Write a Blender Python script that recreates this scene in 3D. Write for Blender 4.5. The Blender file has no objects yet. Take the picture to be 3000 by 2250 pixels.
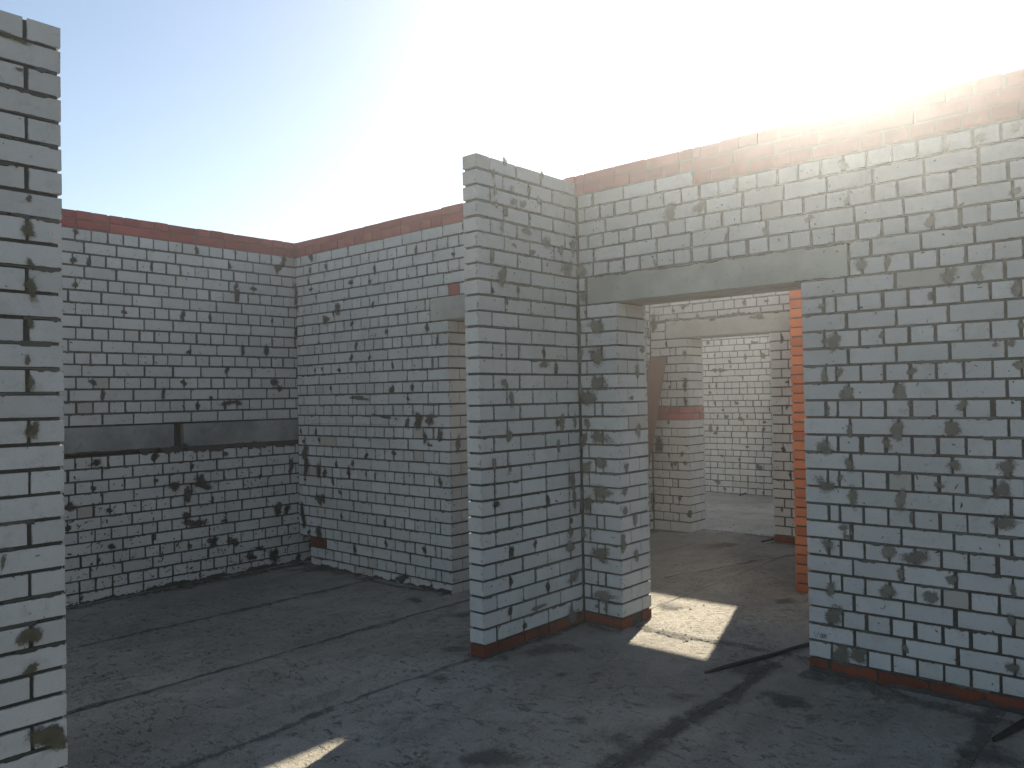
import bpy, math, random
from mathutils import Vector, Matrix

SC = bpy.context.scene
COL = SC.collection
PI = math.pi

# ------------------------------------------------------------------ camera
CAM_P = Vector((3.4838, -3.6661, 1.6365))
CAM_R = Vector((0.751572, 0.659407, -0.017931))
CAM_U = Vector((0.02323, 0.00071, 0.99973))
CAM_F = Vector((-0.659242, 0.751786, 0.014784))
LENS = 28.382
cd = bpy.data.cameras.new('camera')
cam = bpy.data.objects.new('camera', cd)
COL.objects.link(cam)
cd.sensor_fit = 'HORIZONTAL'
cd.sensor_width = 36.0
cd.lens = LENS
cd.clip_start = 0.05
cd.clip_end = 2000
m = Matrix((CAM_R, CAM_U, -CAM_F)).transposed().to_4x4()
m.translation = CAM_P
cam.matrix_world = m
SC.camera = cam

# ------------------------------------------------------------------ light
SUN_AZ = math.radians(17.8)      # to the left of +Y
SUN_EL = math.radians(26.65)
w = bpy.data.worlds.new('World')
SC.world = w
w.use_nodes = True
nt = w.node_tree
nt.nodes.clear()
sky = nt.nodes.new('ShaderNodeTexSky')
sky.sky_type = 'NISHITA'
sky.sun_disc = False
sky.sun_elevation = SUN_EL
sky.sun_rotation = -SUN_AZ
sky.altitude = 0
sky.air_density = 1.0
sky.dust_density = 0.9
sky.ozone_density = 1.0
bg = nt.nodes.new('ShaderNodeBackground')
bg.inputs['Strength'].default_value = 0.053
wo = nt.nodes.new('ShaderNodeOutputWorld')
nt.links.new(sky.outputs[0], bg.inputs[0])
nt.links.new(bg.outputs[0], wo.inputs[0])

sl = bpy.data.lights.new('sun', 'SUN')
sl.energy = 5.0
sl.angle = math.radians(0.5)
sl.color = (1.0, 0.93, 0.80)
so = bpy.data.objects.new('sun', sl)
COL.objects.link(so)
SD = Vector((-math.sin(SUN_AZ)*math.cos(SUN_EL), math.cos(SUN_AZ)*math.cos(SUN_EL), math.sin(SUN_EL)))
so.rotation_euler = SD.to_track_quat('Z', 'Y').to_euler()
so.location = (0, 12, 12)

SC.view_settings.view_transform = 'Standard'
SC.view_settings.look = 'None'
SC.view_settings.exposure = 1.82
SC.view_settings.gamma = 1.0
SC.view_settings.use_curve_mapping = False
SC.view_settings.use_white_balance = True
SC.view_settings.white_balance_temperature = 6950
SC.render.engine = 'CYCLES'
SC.cycles.max_bounces = 7
SC.cycles.volume_bounces = 0
SC.cycles.diffuse_bounces = 4
SC.cycles.transparent_max_bounces = 16

rng = random.Random(7)


# ------------------------------------------------------------------ node helpers
class NT:
    def __init__(s, name):
        s.m = bpy.data.materials.new(name)
        s.m.use_nodes = True
        s.t = s.m.node_tree
        s.t.nodes.clear()
        s.out = s.t.nodes.new('ShaderNodeOutputMaterial')
        s.b = s.t.nodes.new('ShaderNodeBsdfPrincipled')
        s.b.inputs['Roughness'].default_value = 0.92
        s.b.inputs['Specular IOR Level'].default_value = 0.2
        s.t.links.new(s.b.outputs[0], s.out.inputs[0])
        g = s.t.nodes.new('ShaderNodeNewGeometry')
        s.pos = g.outputs['Position']

    def val(s, sock, v):
        if isinstance(v, (int, float)):
            sock.default_value = v
        elif isinstance(v, (tuple, list)):
            sock.default_value = tuple(v) + ((1.0,) if len(v) == 3 and sock.type == 'RGBA' else ())
        else:
            s.t.links.new(v, sock)

    def noise(s, scale, detail=4, rough=0.55, vec=None, dist=0.0):
        n = s.t.nodes.new('ShaderNodeTexNoise')
        s.val(n.inputs['Vector'], vec or s.pos)
        n.inputs['Scale'].default_value = scale
        n.inputs['Detail'].default_value = detail
        n.inputs['Roughness'].default_value = rough
        n.inputs['Distortion'].default_value = dist
        return n.outputs[0]

    def math(s, op, a, b=0.0, c=None, clamp=False):
        n = s.t.nodes.new('ShaderNodeMath')
        n.operation = op
        n.use_clamp = clamp
        s.val(n.inputs[0], a)
        s.val(n.inputs[1], b)
        if c is not None:
            s.val(n.inputs[2], c)
        return n.outputs[0]

    def ramp(s, x, lo, hi, a=0.0, b=1.0, smooth=True):
        n = s.t.nodes.new('ShaderNodeMapRange')
        n.interpolation_type = 'SMOOTHSTEP' if smooth else 'LINEAR'
        s.val(n.inputs['Value'], x)
        n.inputs['From Min'].default_value = lo
        n.inputs['From Max'].default_value = hi
        n.inputs['To Min'].default_value = a
        n.inputs['To Max'].default_value = b
        return n.outputs[0]

    def mix(s, f, a, b, mode='MIX'):
        n = s.t.nodes.new('ShaderNodeMix')
        n.data_type = 'RGBA'
        n.blend_type = mode
        s.val(n.inputs[0], f)
        s.val(n.inputs[6], a)
        s.val(n.inputs[7], b)
        return n.outputs[2]

    def attr(s, name):
        n = s.t.nodes.new('ShaderNodeAttribute')
        n.attribute_name = name
        return n.outputs['Fac']

    def rand(s):
        n = s.t.nodes.new('ShaderNodeObjectInfo')
        return s.math('FRACT', s.math('ADD', n.outputs['Random'], s.attr('tone')))

    def scale(s, v):
        n = s.t.nodes.new('ShaderNodeVectorMath')
        n.operation = 'MULTIPLY'
        s.t.links.new(s.pos, n.inputs[0])
        n.inputs[1].default_value = v
        return n.outputs[0]

    def bump(s, h, strength=0.4, dist=0.004):
        n = s.t.nodes.new('ShaderNodeBump')
        n.inputs['Strength'].default_value = strength
        n.inputs['Distance'].default_value = dist
        s.val(n.inputs['Height'], h)
        s.t.links.new(n.outputs[0], s.b.inputs['Normal'])

    def color(s, c):
        s.val(s.b.inputs['Base Color'], c)


def mat_white():
    n = NT('white_silicate_brick')
    r = n.rand()
    c = n.mix(r, (0.445, 0.435, 0.41), (0.53, 0.515, 0.485))
    tan = n.ramp(r, 0.972, 0.985)
    c = n.mix(n.math('MULTIPLY', tan, 0.8), c, (0.36, 0.315, 0.26))
    # cement dust and rubbed dirt, then finer mottling
    c = n.mix(n.ramp(n.noise(2.4, 5, 0.65), 0.42, 0.72, 0, 0.42), c, (0.33, 0.315, 0.285))
    c = n.mix(n.ramp(n.noise(13, 6, 0.72), 0.50, 0.74, 0, 0.45), c, (0.29, 0.27, 0.235))
    c = n.mix(n.ramp(n.noise(170, 2, 0.6), 0.45, 0.7, 0, 0.22), c, (0.30, 0.29, 0.27))
    fl = n.ramp(n.noise(34, 6, 0.7), 0.60, 0.68)
    c = n.mix(n.math('MULTIPLY', fl, n.ramp(n.noise(2.3, 2), 0.42, 0.62, 0, 0.8)), c, (0.17, 0.16, 0.135))
    streak = n.ramp(n.noise(11, 5, 0.65, n.scale((1.0, 1.0, 3.0)), 1.0), 0.63, 0.74, 0, 0.6)
    c = n.mix(streak, c, (0.22, 0.205, 0.17))
    e = n.attr('edge')
    em = n.math('ADD', e, n.math('MULTIPLY', n.math('SUBTRACT', n.noise(30, 5, 0.65), 0.5), 1.8))
    c = n.mix(n.ramp(em, 0.93, 1.15, 0, 0.75), c, (0.17, 0.16, 0.14))
    n.color(c)
    n.bump(n.math('ADD', n.noise(260, 3), n.math('MULTIPLY', n.noise(45, 3), 1.3)), 0.4, 0.0018)
    return n.m


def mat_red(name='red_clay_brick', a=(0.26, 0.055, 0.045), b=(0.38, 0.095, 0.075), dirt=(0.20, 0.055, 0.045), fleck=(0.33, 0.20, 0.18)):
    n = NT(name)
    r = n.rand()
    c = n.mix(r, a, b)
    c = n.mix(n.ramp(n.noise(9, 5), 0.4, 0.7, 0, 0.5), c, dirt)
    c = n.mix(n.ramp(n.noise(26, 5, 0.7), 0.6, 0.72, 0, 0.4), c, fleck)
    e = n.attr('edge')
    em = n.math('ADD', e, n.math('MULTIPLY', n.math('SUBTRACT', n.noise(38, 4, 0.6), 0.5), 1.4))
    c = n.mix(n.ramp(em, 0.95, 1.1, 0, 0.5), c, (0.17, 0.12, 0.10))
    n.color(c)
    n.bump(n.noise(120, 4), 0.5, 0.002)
    return n.m


def mat_concrete(name, a, b, sp=0.5):
    n = NT(name)
    c = n.mix(n.ramp(n.noise(2.2, 6, 0.6), 0.3, 0.7), a, b)
    c = n.mix(n.ramp(n.noise(17, 6, 0.7), 0.55, 0.75, 0, sp), c, tuple(x*0.55 for x in a))
    pit = n.ramp(n.noise(70, 2), 0.72, 0.76, 0, 0.7)
    c = n.mix(pit, c, tuple(x*0.4 for x in a))
    n.color(c)
    n.bump(n.math('ADD', n.noise(40, 5), n.math('MULTIPLY', pit, -0.6)), 0.5, 0.004)
    return n.m


def mat_mortar():
    n = NT('mortar')
    c = n.mix(n.noise(14, 5), (0.030, 0.029, 0.026), (0.085, 0.081, 0.071))
    n.color(c)
    n.bump(n.noise(90, 5, 0.7), 0.9, 0.006)
    return n.m


def mat_decal(name, a, b, rag=1.0, opacity=1.0, sc=30, lo=0.40, hi=0.60):
    n = NT(name)
    r = n.rand()
    n.color(n.mix(n.ramp(n.noise(20, 4), 0.3, 0.7), n.mix(r, a, b), a))
    f = n.attr('fade')
    k = n.math('ADD', f, n.math('MULTIPLY', n.math('SUBTRACT', n.noise(sc, 3, 0.55), 0.5), rag))
    k = n.math('ADD', k, n.math('MULTIPLY', n.math('SUBTRACT', n.noise(sc*5.5, 4, 0.7), 0.5), rag*0.8))
    k = n.ramp(k, lo, hi, 0, opacity)
    tr = n.t.nodes.new('ShaderNodeBsdfTransparent')
    mx = n.t.nodes.new('ShaderNodeMixShader')
    n.t.links.new(k, mx.inputs[0])
    n.t.links.new(tr.outputs[0], mx.inputs[1])
    n.t.links.new(n.b.outputs[0], mx.inputs[2])
    n.t.links.new(mx.outputs[0], n.out.inputs[0])
    n.bump(n.noise(80, 4), 0.6, 0.004)
    return n.m


def mat_floor(name='floor_concrete', gain=1.0):
    n = NT(name)
    big = n.noise(0.55, 5, 0.6)
    c = n.mix(n.ramp(big, 0.35, 0.65), (0.18, 0.17, 0.152), (0.27, 0.258, 0.232))
    c = n.mix(n.ramp(n.noise(3.0, 6, 0.65, n.scale((1.6, 0.8, 1.0)), 0.6), 0.42, 0.66, 0, 0.55), c, (0.13, 0.122, 0.108))
    c = n.mix(n.ramp(n.noise(1.3, 4, 0.6), 0.5, 0.7, 0, 0.45), c, (0.275, 0.265, 0.24))
    mask = n.ramp(n.noise(1.7, 4, 0.6), 0.40, 0.62)
    # trowel ridges: thin crooked lines where a stretched noise crosses its middle
    rn = n.noise(6.5, 6, 0.62, n.scale((0.75, 1.7, 1.0)), 0.9)
    ridge = n.ramp(n.math('ABSOLUTE', n.math('SUBTRACT', rn, 0.5)), 0.0, 0.022, 1, 0)
    brk = n.ramp(n.noise(19, 3, 0.6), 0.46, 0.58)
    ridge = n.math('MULTIPLY', n.math('MULTIPLY', ridge, brk), n.ramp(mask, 0, 1, 0.35, 1, False))
    c = n.mix(n.math('MULTIPLY', ridge, 0.5), c, (0.07, 0.064, 0.055))
    sp = n.ramp(n.noise(22, 6, 0.72, n.scale((1.0, 0.55, 1.0)), 0.5), 0.60, 0.70, 0, 0.65)
    c = n.mix(sp, c, (0.085, 0.079, 0.07))
    gr = n.ramp(n.noise(110, 3, 0.8), 0.54, 0.68, 0, 0.75)
    c = n.mix(gr, c, (0.065, 0.062, 0.055))
    c = n.mix(n.ramp(n.noise(75, 4, 0.8), 0.54, 0.70, 0, 0.75), c, (0.38, 0.37, 0.335))
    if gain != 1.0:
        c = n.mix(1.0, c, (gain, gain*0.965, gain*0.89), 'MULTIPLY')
    n.color(c)
    h = n.math('ADD', n.math('MULTIPLY', n.noise(7, 7, 0.66, n.scale((1.3, 0.8, 1.0)), 0.8), 1.6), n.math('MULTIPLY', n.noise(60, 5, 0.7), 0.55))
    h = n.math('ADD', h, n.math('MULTIPLY', sp, -0.4))
    h = n.math('ADD', h, n.math('MULTIPLY', ridge, 0.9))
    n.bump(h, 1.0, 0.013)
    return n.m


def mat_plain(name, c, rough=0.8, noise=0.0):
    n = NT(name)
    if noise:
        c = n.mix(n.noise(8, 5), tuple(x*(1-noise) for x in c), tuple(x*(1+noise) for x in c))
    n.color(c)
    n.b.inputs['Roughness'].default_value = rough
    return n.m


def mat_wood():
    n = NT('weathered_board')
    g = n.noise(30, 5, 0.6, n.scale((1.0, 1.0, 0.06)), 1.2)
    c = n.mix(g, (0.105, 0.048, 0.028), (0.19, 0.10, 0.062))
    c = n.mix(n.ramp(n.noise(4, 5), 0.5, 0.8, 0, 0.5), c, (0.18, 0.125, 0.095))
    n.color(c)
    n.bump(g, 0.3, 0.002)
    return n.m


WHITE = mat_white()
RED = mat_red()
RED_SHADED = mat_red('shaded_red_brick', (0.12, 0.030, 0.017), (0.20, 0.052, 0.028), (0.05, 0.024, 0.016), (0.06, 0.045, 0.036))  # red brick with the shade near the floor darkened into its colour
RED_ORANGE = mat_red('orange_red_brick', (0.34, 0.10, 0.045), (0.50, 0.17, 0.08), (0.30, 0.09, 0.045), (0.42, 0.22, 0.13))
CONC = mat_concrete('lintel_concrete', (0.27, 0.262, 0.225), (0.40, 0.39, 0.34), 0.6)
CONC_D = mat_concrete('beam_concrete', (0.15, 0.15, 0.14), (0.30, 0.295, 0.275), 0.7)
MORTAR = mat_mortar()
MORTAR_RED = mat_concrete('dusty_red_mortar', (0.20, 0.085, 0.065), (0.28, 0.13, 0.105), 0.2)
MORTAR_L = mat_concrete('squeezed_mortar', (0.05, 0.048, 0.042), (0.12, 0.113, 0.097), 0.5)
FLOOR = mat_floor('floor_concrete', 1.14)
FLOOR_PALE = mat_floor('pale_floor_concrete', 2.1)  # paler copy of the floor concrete, used in the third room
SMEAR = mat_decal('mortar_smear', (0.12, 0.113, 0.09), (0.22, 0.205, 0.165), 1.25, 0.88, 13, 0.18, 0.70)
SMEAR_D = mat_decal('dark_mortar_smear', (0.035, 0.033, 0.028), (0.10, 0.094, 0.078), 1.25, 0.93, 13, 0.18, 0.66)
SMEAR_B = mat_decal('brown_mortar_smear', (0.085, 0.075, 0.045), (0.16, 0.14, 0.095), 1.25, 0.92, 15, 0.18, 0.66)
SPECK = mat_decal('mortar_speck', (0.045, 0.042, 0.036), (0.12, 0.112, 0.095), 1.5, 0.95, 45)
STAIN = mat_decal('damp_stain', (0.07, 0.068, 0.062), (0.10, 0.098, 0.09), 1.2, 0.62, 9, 0.28, 0.8)
SEAM = mat_decal('seam_dirt', (0.07, 0.067, 0.06), (0.10, 0.095, 0.088), 1.7, 0.6, 12, 0.30, 0.95)
PENCIL = mat_plain('marker_ink', (0.015, 0.015, 0.018), 0.6)
RUBBER = mat_plain('black_rubber', (0.012, 0.012, 0.014), 0.5)
WOOD = mat_wood()
GROUND = mat_plain('dry_earth', (0.21, 0.18, 0.14), 0.95, 0.3)


# ------------------------------------------------------------------ mesh helpers
def mesh_obj(name, verts, faces, mat, parent=None, loc=None, attrs=None):
    me = bpy.data.meshes.new(name)
    me.from_pydata([tuple(v) for v in verts], [], faces)
    me.update()
    me.materials.append(mat)
    if attrs:
        for k, v in attrs.items():
            a = me.attributes.new(k, 'FLOAT', 'POINT')
            a.data.foreach_set('value', v)
    o = bpy.data.objects.new(name, me)
    COL.objects.link(o)
    if parent:
        o.parent = parent
    if loc:
        o.location = loc
    return o


def box_geo(x0, x1, y0, y1, z0, z1, V, F):
    b = len(V)
    V += [(x0, y0, z0), (x1, y0, z0), (x1, y1, z0), (x0, y1, z0), (x0, y0, z1), (x1, y0, z1), (x1, y1, z1), (x0, y1, z1)]
    F += [[b, b+3, b+2, b+1], [b+4, b+5, b+6, b+7], [b, b+1, b+5, b+4], [b+1, b+2, b+6, b+5], [b+2, b+3, b+7, b+6], [b+3, b, b+4, b+7]]


def brick_geo(L, H, D, r, chip=1.0):
    """unit with chamfered, chipped front rim; returns verts, faces, edge values"""
    def flank():
        if r.random() < 0.16:
            return r.uniform(0.004, 0.012)*chip
        return r.uniform(0.0008, 0.0022)
    a = [(flank(), flank()) for _ in range(4)]
    w = [r.uniform(0, 0.0014) for _ in range(8)]
    pts = [(a[0][0], w[0]), (L-a[1][0], w[1]), (L-w[2], a[1][1]), (L-w[3], H-a[2][1]),
           (L-a[2][0], H-w[4]), (a[3][0], H-w[5]), (w[6], H-a[3][1]), (w[7], a[0][1])]
    full = [(0, 0), (L, 0), (L, 0), (L, H), (L, H), (0, H), (0, H), (0, 0)]
    V, E, F = [], [], []
    g = min(0.015, L*0.2, H*0.2)

    def inner(p, d):
        return (min(max(p[0], d), L-d), min(max(p[1], d), H-d))
    for k in range(3):
        for i in range(8):
            if k == 0:
                q = inner(pts[i], g)
                if i in (0, 5):
                    q = (q[0]+0.004, q[1])
                elif i in (1, 4):
                    q = (q[0]-0.004, q[1])
                elif i in (2, 7):
                    q = (q[0], q[1]+0.004)
                else:
                    q = (q[0], q[1]-0.004)
                V.append((q[0], r.uniform(-.0004, .0004), q[1]))
                E.append(0.0)
            elif k == 1:
                V.append((pts[i][0], r.uniform(0, .0012), pts[i][1]))
                E.append(1.0)
            else:
                q = pts[i] if max(abs(pts[i][0]-full[i][0]), abs(pts[i][1]-full[i][1])) < 0.003 else ((pts[i][0]+full[i][0])/2, (pts[i][1]+full[i][1])/2)
                V.append((q[0], D, q[1]))
                E.append(0.0)
    F.append(list(range(8)))
    for k in range(2):
        for i in range(8):
            j = (i+1) % 8
            b, c = k*8, (k+1)*8
            F.append([b+i, c+i, c+j, b+j])
    F.append([16+i for i in range(7, -1, -1)])
    return V, F, E


FAM = {}


def family(kind, L, H, D, n, mat):
    r = random.Random(hash((kind, L)) & 0xffff if False else int(L*1000)+int(H*1000))
    lst = []
    for i in range(n):
        V, F, E = brick_geo(L, H, D, r)
        me = bpy.data.meshes.new(kind+'_mesh')
        me.from_pydata(V, [], F)
        me.update()
        me.materials.append(mat)
        a = me.attributes.new('edge', 'FLOAT', 'POINT')
        a.data.foreach_set('value', E)
        lst.append((me, V, F, E))
    FAM.setdefault(kind, []).append((L, H, D, lst))


family('brick', 0.25, 0.088, 0.12, 16, WHITE)
family('brick', 0.12, 0.088, 0.12, 14, WHITE)
family('brick', 0.055, 0.088, 0.12, 6, WHITE)
family('red_brick', 0.25, 0.065, 0.12, 8, RED)
family('red_brick', 0.12, 0.065, 0.12, 8, RED)
family('shaded_brick', 0.25, 0.065, 0.12, 8, RED_SHADED)
family('shaded_brick', 0.12, 0.065, 0.12, 6, RED_SHADED)
family('orange_brick', 0.25, 0.065, 0.12, 8, RED_ORANGE)
family('orange_brick', 0.12, 0.065, 0.12, 8, RED_ORANGE)
MATS = {'brick': 0, 'red_brick': 1, 'shaded_brick': 2, 'orange_brick': 3}


def disc_mesh(name, mat, seed, flat=False):
    r = random.Random(seed)
    V, F, A = [(0, -0.0035 if not flat else 0, 0)], [], [1.0]
    nseg, nr = 16, 3
    q0, q1 = r.uniform(0, 6.3), r.uniform(0, 6.3)
    rad = [0.95+0.16*math.sin(2*PI*i/nseg*2+q0)+0.12*math.sin(2*PI*i/nseg*3+q1)+r.uniform(-.06, .06) for i in range(nseg)]
    for k in range(1, nr+1):
        t = k/nr
        for i in range(nseg):
            a = 2*PI*i/nseg
            rr = 0.5*t*rad[i]
            V.append((math.cos(a)*rr, (-0.0035*(1-t*t) if not flat else 0), math.sin(a)*rr))
            A.append(1-t)
    for i in range(nseg):
        F.append([0, 1+i, 1+(i+1) % nseg])
        for k in range(nr-1):
            a, b = 1+k*nseg, 1+(k+1)*nseg
            j = (i+1) % nseg
            F.append([a+i, b+i, b+j, a+j])
    me = bpy.data.meshes.new(name)
    me.from_pydata(V, [], F)
    me.update()
    me.materials.append(mat)
    at = me.attributes.new('fade', 'FLOAT', 'POINT')
    at.data.foreach_set('value', A)
    return me


SMEARS = [disc_mesh('mortar_smear_mesh', SMEAR, i) for i in range(8)]
SMEARS_D = [disc_mesh('dark_smear_mesh', SMEAR_D, 20+i) for i in range(8)]
SMEARS_B = [disc_mesh('brown_smear_mesh', SMEAR_B, 40+i) for i in range(6)]


def empty(name, loc, rz, label, cat, group=None):
    o = bpy.data.objects.new(name, None)
    o.empty_display_size = 0.2
    COL.objects.link(o)
    o.location = loc
    o.rotation_euler = (0, 0, rz)
    o['label'] = label
    o['category'] = cat
    o['kind'] = 'thing'
    if group:
        o['group'] = group
    return o


def edges(a, b, pitch, phase, minw=0.035):
    """brick boundaries between a and b with joints at phase + k*pitch"""
    k0 = math.ceil((a-phase)/pitch)
    e = [a]
    k = k0
    while phase+k*pitch < b:
        x = phase+k*pitch
        if x > a+1e-6:
            e.append(x)
        k += 1
    e.append(b)
    out = [e[0]]
    for x in e[1:-1]:
        if x-out[-1] >= minw and b-x >= minw:
            out.append(x)
    out.append(b)
    return out


class Wall:
    """local axes: x along the wall, y into the wall, z up"""
    def __init__(s, name, loc, rz, label, cat='wall', vis=None):
        s.root = empty(name, loc, rz, label, cat)
        s.M = Matrix.Translation(Vector(loc)) @ Matrix.Rotation(rz, 4, 'Z')
        s.items = []
        s.beds = []
        s.joints = []
        s.core = ([], [])
        s.core_red = ([], [])
        s.vis = vis
        s.r = random.Random(int(abs(loc[0])*100)+int(abs(loc[1])*37)+len(label))

    def brick(s, x0, x1, z0, z1, kind='brick', d0=0.0, d1=0.12, flip=False, prio=1.0, jit=1.0, label=None):
        r = s.r
        if kind == 'red_brick':
            jit = 2.2
        x0 += r.uniform(-.002, .002)*jit
        x1 += r.uniform(-.002, .002)*jit
        z0 += r.uniform(-.001, .001)*jit
        z1 += r.uniform(-.0013, .001)*jit
        dd = r.gauss(0, 0.0011)*jit
        if x1-x0 < 0.012:
            return
        s.items.append((x0, x1, z0, z1, d0+dd, d1, kind, flip, prio, r.uniform(-.006, .006)*jit, r.random(), label))

    def row(s, ed, z0, h, kind='brick', joint=0.0125, ends=(False, False), depth=0.12, enddepth=None, prio=1.0, d0=0.0, flip=False):
        """ends: True = free end (no half joint)"""
        if not flip and kind == 'brick' and d0 == 0.0:
            s.beds.append((ed[0], ed[-1], z0-0.006))
        for i in range(len(ed)-1):
            a, b = ed[i], ed[i+1]
            j0 = joint/2*s.r.uniform(0.7, 1.5)
            j1 = joint/2*s.r.uniform(0.7, 1.5)
            if s.r.random() < 0.06:
                j1 += 0.008
            if i and not flip and kind == 'brick' and d0 == 0.0:
                s.joints.append((a, z0+h/2, h))
            if i == 0 and ends[0]:
                j0 = 0
            if i == len(ed)-2 and ends[1]:
                j1 = 0
            dp = depth
            if enddepth and ((i == 0 and ends[0]) or (i == len(ed)-2 and ends[1])):
                dp = enddepth
            s.brick(a+j0, b-j1, z0, z0+h, kind, d0, d0+dp if not flip else d0+dp, flip, prio)

    def slab(s, x0, x1, y0, y1, z0, z1):
        box_geo(x0, x1, y0, y1, z0, z1, *s.core)

    def slab_red(s, x0, x1, y0, y1, z0, z1):
        box_geo(x0, x1, y0, y1, z0, z1, *s.core_red)

    def part(s, name, geo, mat, attrs=None, kind=None):
        o = mesh_obj(name, geo[0], geo[1], mat, s.root, None, attrs)
        if kind:
            o['kind'] = kind
        return o

    def beam(s, name, x0, x1, z0, z1, d0, d1, mat, seed=1):
        V, F, E = brick_geo(x1-x0, z1-z0, d1-d0, random.Random(seed), 0.8)
        V = [(v[0]+x0, v[1]+d0, v[2]+z0) for v in V]
        return mesh_obj(name, V, F, mat, s.root)

    def smears(s, lst, y=-0.0045, pool=None):
        """lst rows: x, z, w, h in local wall coordinates"""
        for i, (x, z, w_, h_) in enumerate(lst):
            o = bpy.data.objects.new('mortar_smear', s.r.choice(pool or SMEARS))
            COL.objects.link(o)
            o.parent = s.root
            o.location = (x, y-0.0004*(i % 5), z)
            o.rotation_euler = (0, s.r.uniform(-0.22, 0.22), 0)
            o.scale = (w_*1.2, 1.0, h_*1.3)

    def specks(s, x0, x1, z0, z1, n, big=0.02, y=-0.003, low=False, avoid=None):
        V, F, A, T = [], [], [], []
        r = s.r
        for _ in range(n):
            x, z = r.uniform(x0, x1), r.uniform(z0, z1)
            if low:
                z = z0+(z1-z0)*r.random()**1.6
            if avoid and avoid(x, z):
                continue
            a0 = r.uniform(0, PI)
            L_, W_ = r.uniform(0.25, 1)*big*(2.2 if r.random() < .3 else 1), r.uniform(0.2, 0.6)*big
            b = len(V)
            t = r.random()
            V.append((x, y, z)); A.append(1.0); T.append(t)
            k = 7
            for i in range(k):
                a = 2*PI*i/k
                q = r.uniform(.6, 1.2)
                px, pz = math.cos(a)*L_*q, math.sin(a)*W_*q
                V.append((x+px*math.cos(a0)-pz*math.sin(a0), y, z+px*math.sin(a0)+pz*math.cos(a0)))
                A.append(0.15); T.append(t)
            for i in range(k):
                F.append([b, b+1+i, b+1+(i+1) % k])
        s.part('mortar_specks', (V, F), SPECK, {'fade': A, 'tone': T}, 'stuff')

    def strip(s, x0, x1, z, up, down, y=-0.006, step=0.012, seed=3):
        """ragged band of squeezed-out mortar around height z"""
        r = random.Random(seed)
        V, F = [], []
        x = x0
        u = d = 0.5
        while x < x1:
            u = min(1, max(0, u+r.uniform(-.35, .35)))
            d = min(1, max(0, d+r.uniform(-.35, .35)))
            V += [(x, 0.004, z+up*u+0.002), (x, y, z+up*u), (x, y, z-down*d), (x, 0.004, z-down*d-0.002)]
            x += step*r.uniform(.6, 1.4)
        n = len(V)//4
        for i in range(n-1):
            for k in range(3):
                F.append([i*4+k, i*4+k+1, i*4+4+k+1, i*4+4+k])
        return s.part('mortar_strip', (V, F), MORTAR)

    def dabs(s, share, mat, y=-0.0032):
        """mortar wiped over some of the vertical joints"""
        r = s.r
        V, F, A, T = [], [], [], []
        for x, z, h in s.joints:
            if r.random() > share:
                continue
            w_, h_ = r.uniform(.022, .05), h*r.uniform(.55, 1.05)
            cx, cz, t = x+r.uniform(-.012, .012), z+r.uniform(-.02, .02), r.random()
            b = len(V)
            k = 12
            ph = r.uniform(0, 6.3)
            V.append((cx, y, cz)); A.append(1.0); T.append(t)
            for ring in (0.5, 1.0):
                for i in range(k):
                    a = 2*PI*i/k
                    q = 1+.25*math.sin(2*a+ph)+r.uniform(-.12, .12)
                    V.append((cx+math.cos(a)*w_*q*ring, y*(1.4-.4*ring), cz+math.sin(a)*h_*q*ring*.62))
                    A.append(1-ring); T.append(t)
            for i in range(k):
                j = (i+1) % k
                F.append([b, b+1+i, b+1+j])
                F.append([b+1+i, b+1+k+i, b+1+k+j, b+1+j])
        if V:
            s.part('joint_dabs', (V, F), mat, {'fade': A, 'tone': T}, 'stuff')

    def finish(s, limit=290):
        sc = []
        for it in s.items:
            x0, x1, z0, z1, d0, d1 = it[:6]
            c = s.M @ Vector(((x0+x1)/2, d0 if not it[7] else d1, (z0+z1)/2))
            v = c-CAM_P
            dep = v.dot(CAM_F)
            imp = 0.0
            if dep > 0.3:
                u, w_ = v.dot(CAM_R)/dep, v.dot(CAM_U)/dep
                k = LENS/36
                if abs(u*k) < 0.52 and abs(w_*k) < 0.4:
                    imp = (x1-x0)*(z1-z0)/dep/dep*it[8]
                    if s.vis and not s.vis(c):
                        imp *= 0.001
            sc.append(imp)
        cnt = {}
        order = sorted(range(len(s.items)), key=lambda i: -sc[i])
        SV, SF, SE, ST, SMI = [], [], [], [], []
        for i in order:
            x0, x1, z0, z1, d0, d1, kind, flip, prio, tilt, tone, label = s.items[i]
            L, H, D = x1-x0, z1-z0, d1-d0
            fam = min(FAM[kind], key=lambda f: abs(f[0]-L))
            me, V, F, E = fam[3][int(tone*len(fam[3])) % len(fam[3])]
            S = (L/fam[0], D/fam[2], H/fam[1])
            if sc[i] > 1e-7 and cnt.get(kind, 0) < limit:
                cnt[kind] = cnt.get(kind, 0)+1
                o = bpy.data.objects.new('brick' if kind == 'brick' else 'red_brick', me)
                COL.objects.link(o)
                o.parent = s.root
                o.scale = S
                if flip:
                    o.location = (x1, d1, z0)
                    o.rotation_euler = (0, 0, PI)
                else:
                    o.location = (x0, d0, z0)
                    o.rotation_euler = (0, tilt*0.6, 0)
                if label:
                    o['label'] = label
            else:
                b = len(SV)
                for v in V:
                    if flip:
                        SV.append((x1-v[0]*S[0], d1-v[1]*S[1], z0+v[2]*S[2]))
                    else:
                        SV.append((x0+v[0]*S[0], d0+v[1]*S[1], z0+v[2]*S[2]))
                SE += E
                ST += [tone]*len(V)
                for f in F:
                    SF.append([b+q for q in f])
                    SMI.append(MATS[kind])
        if SV:
            o = s.part('brickwork', (SV, SF), WHITE, {'edge': SE, 'tone': ST}, 'stuff')
            for q in (RED, RED_SHADED, RED_ORANGE):
                o.data.materials.append(q)
            o.data.polygons.foreach_set('material_index', SMI)
        r = s.r
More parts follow.
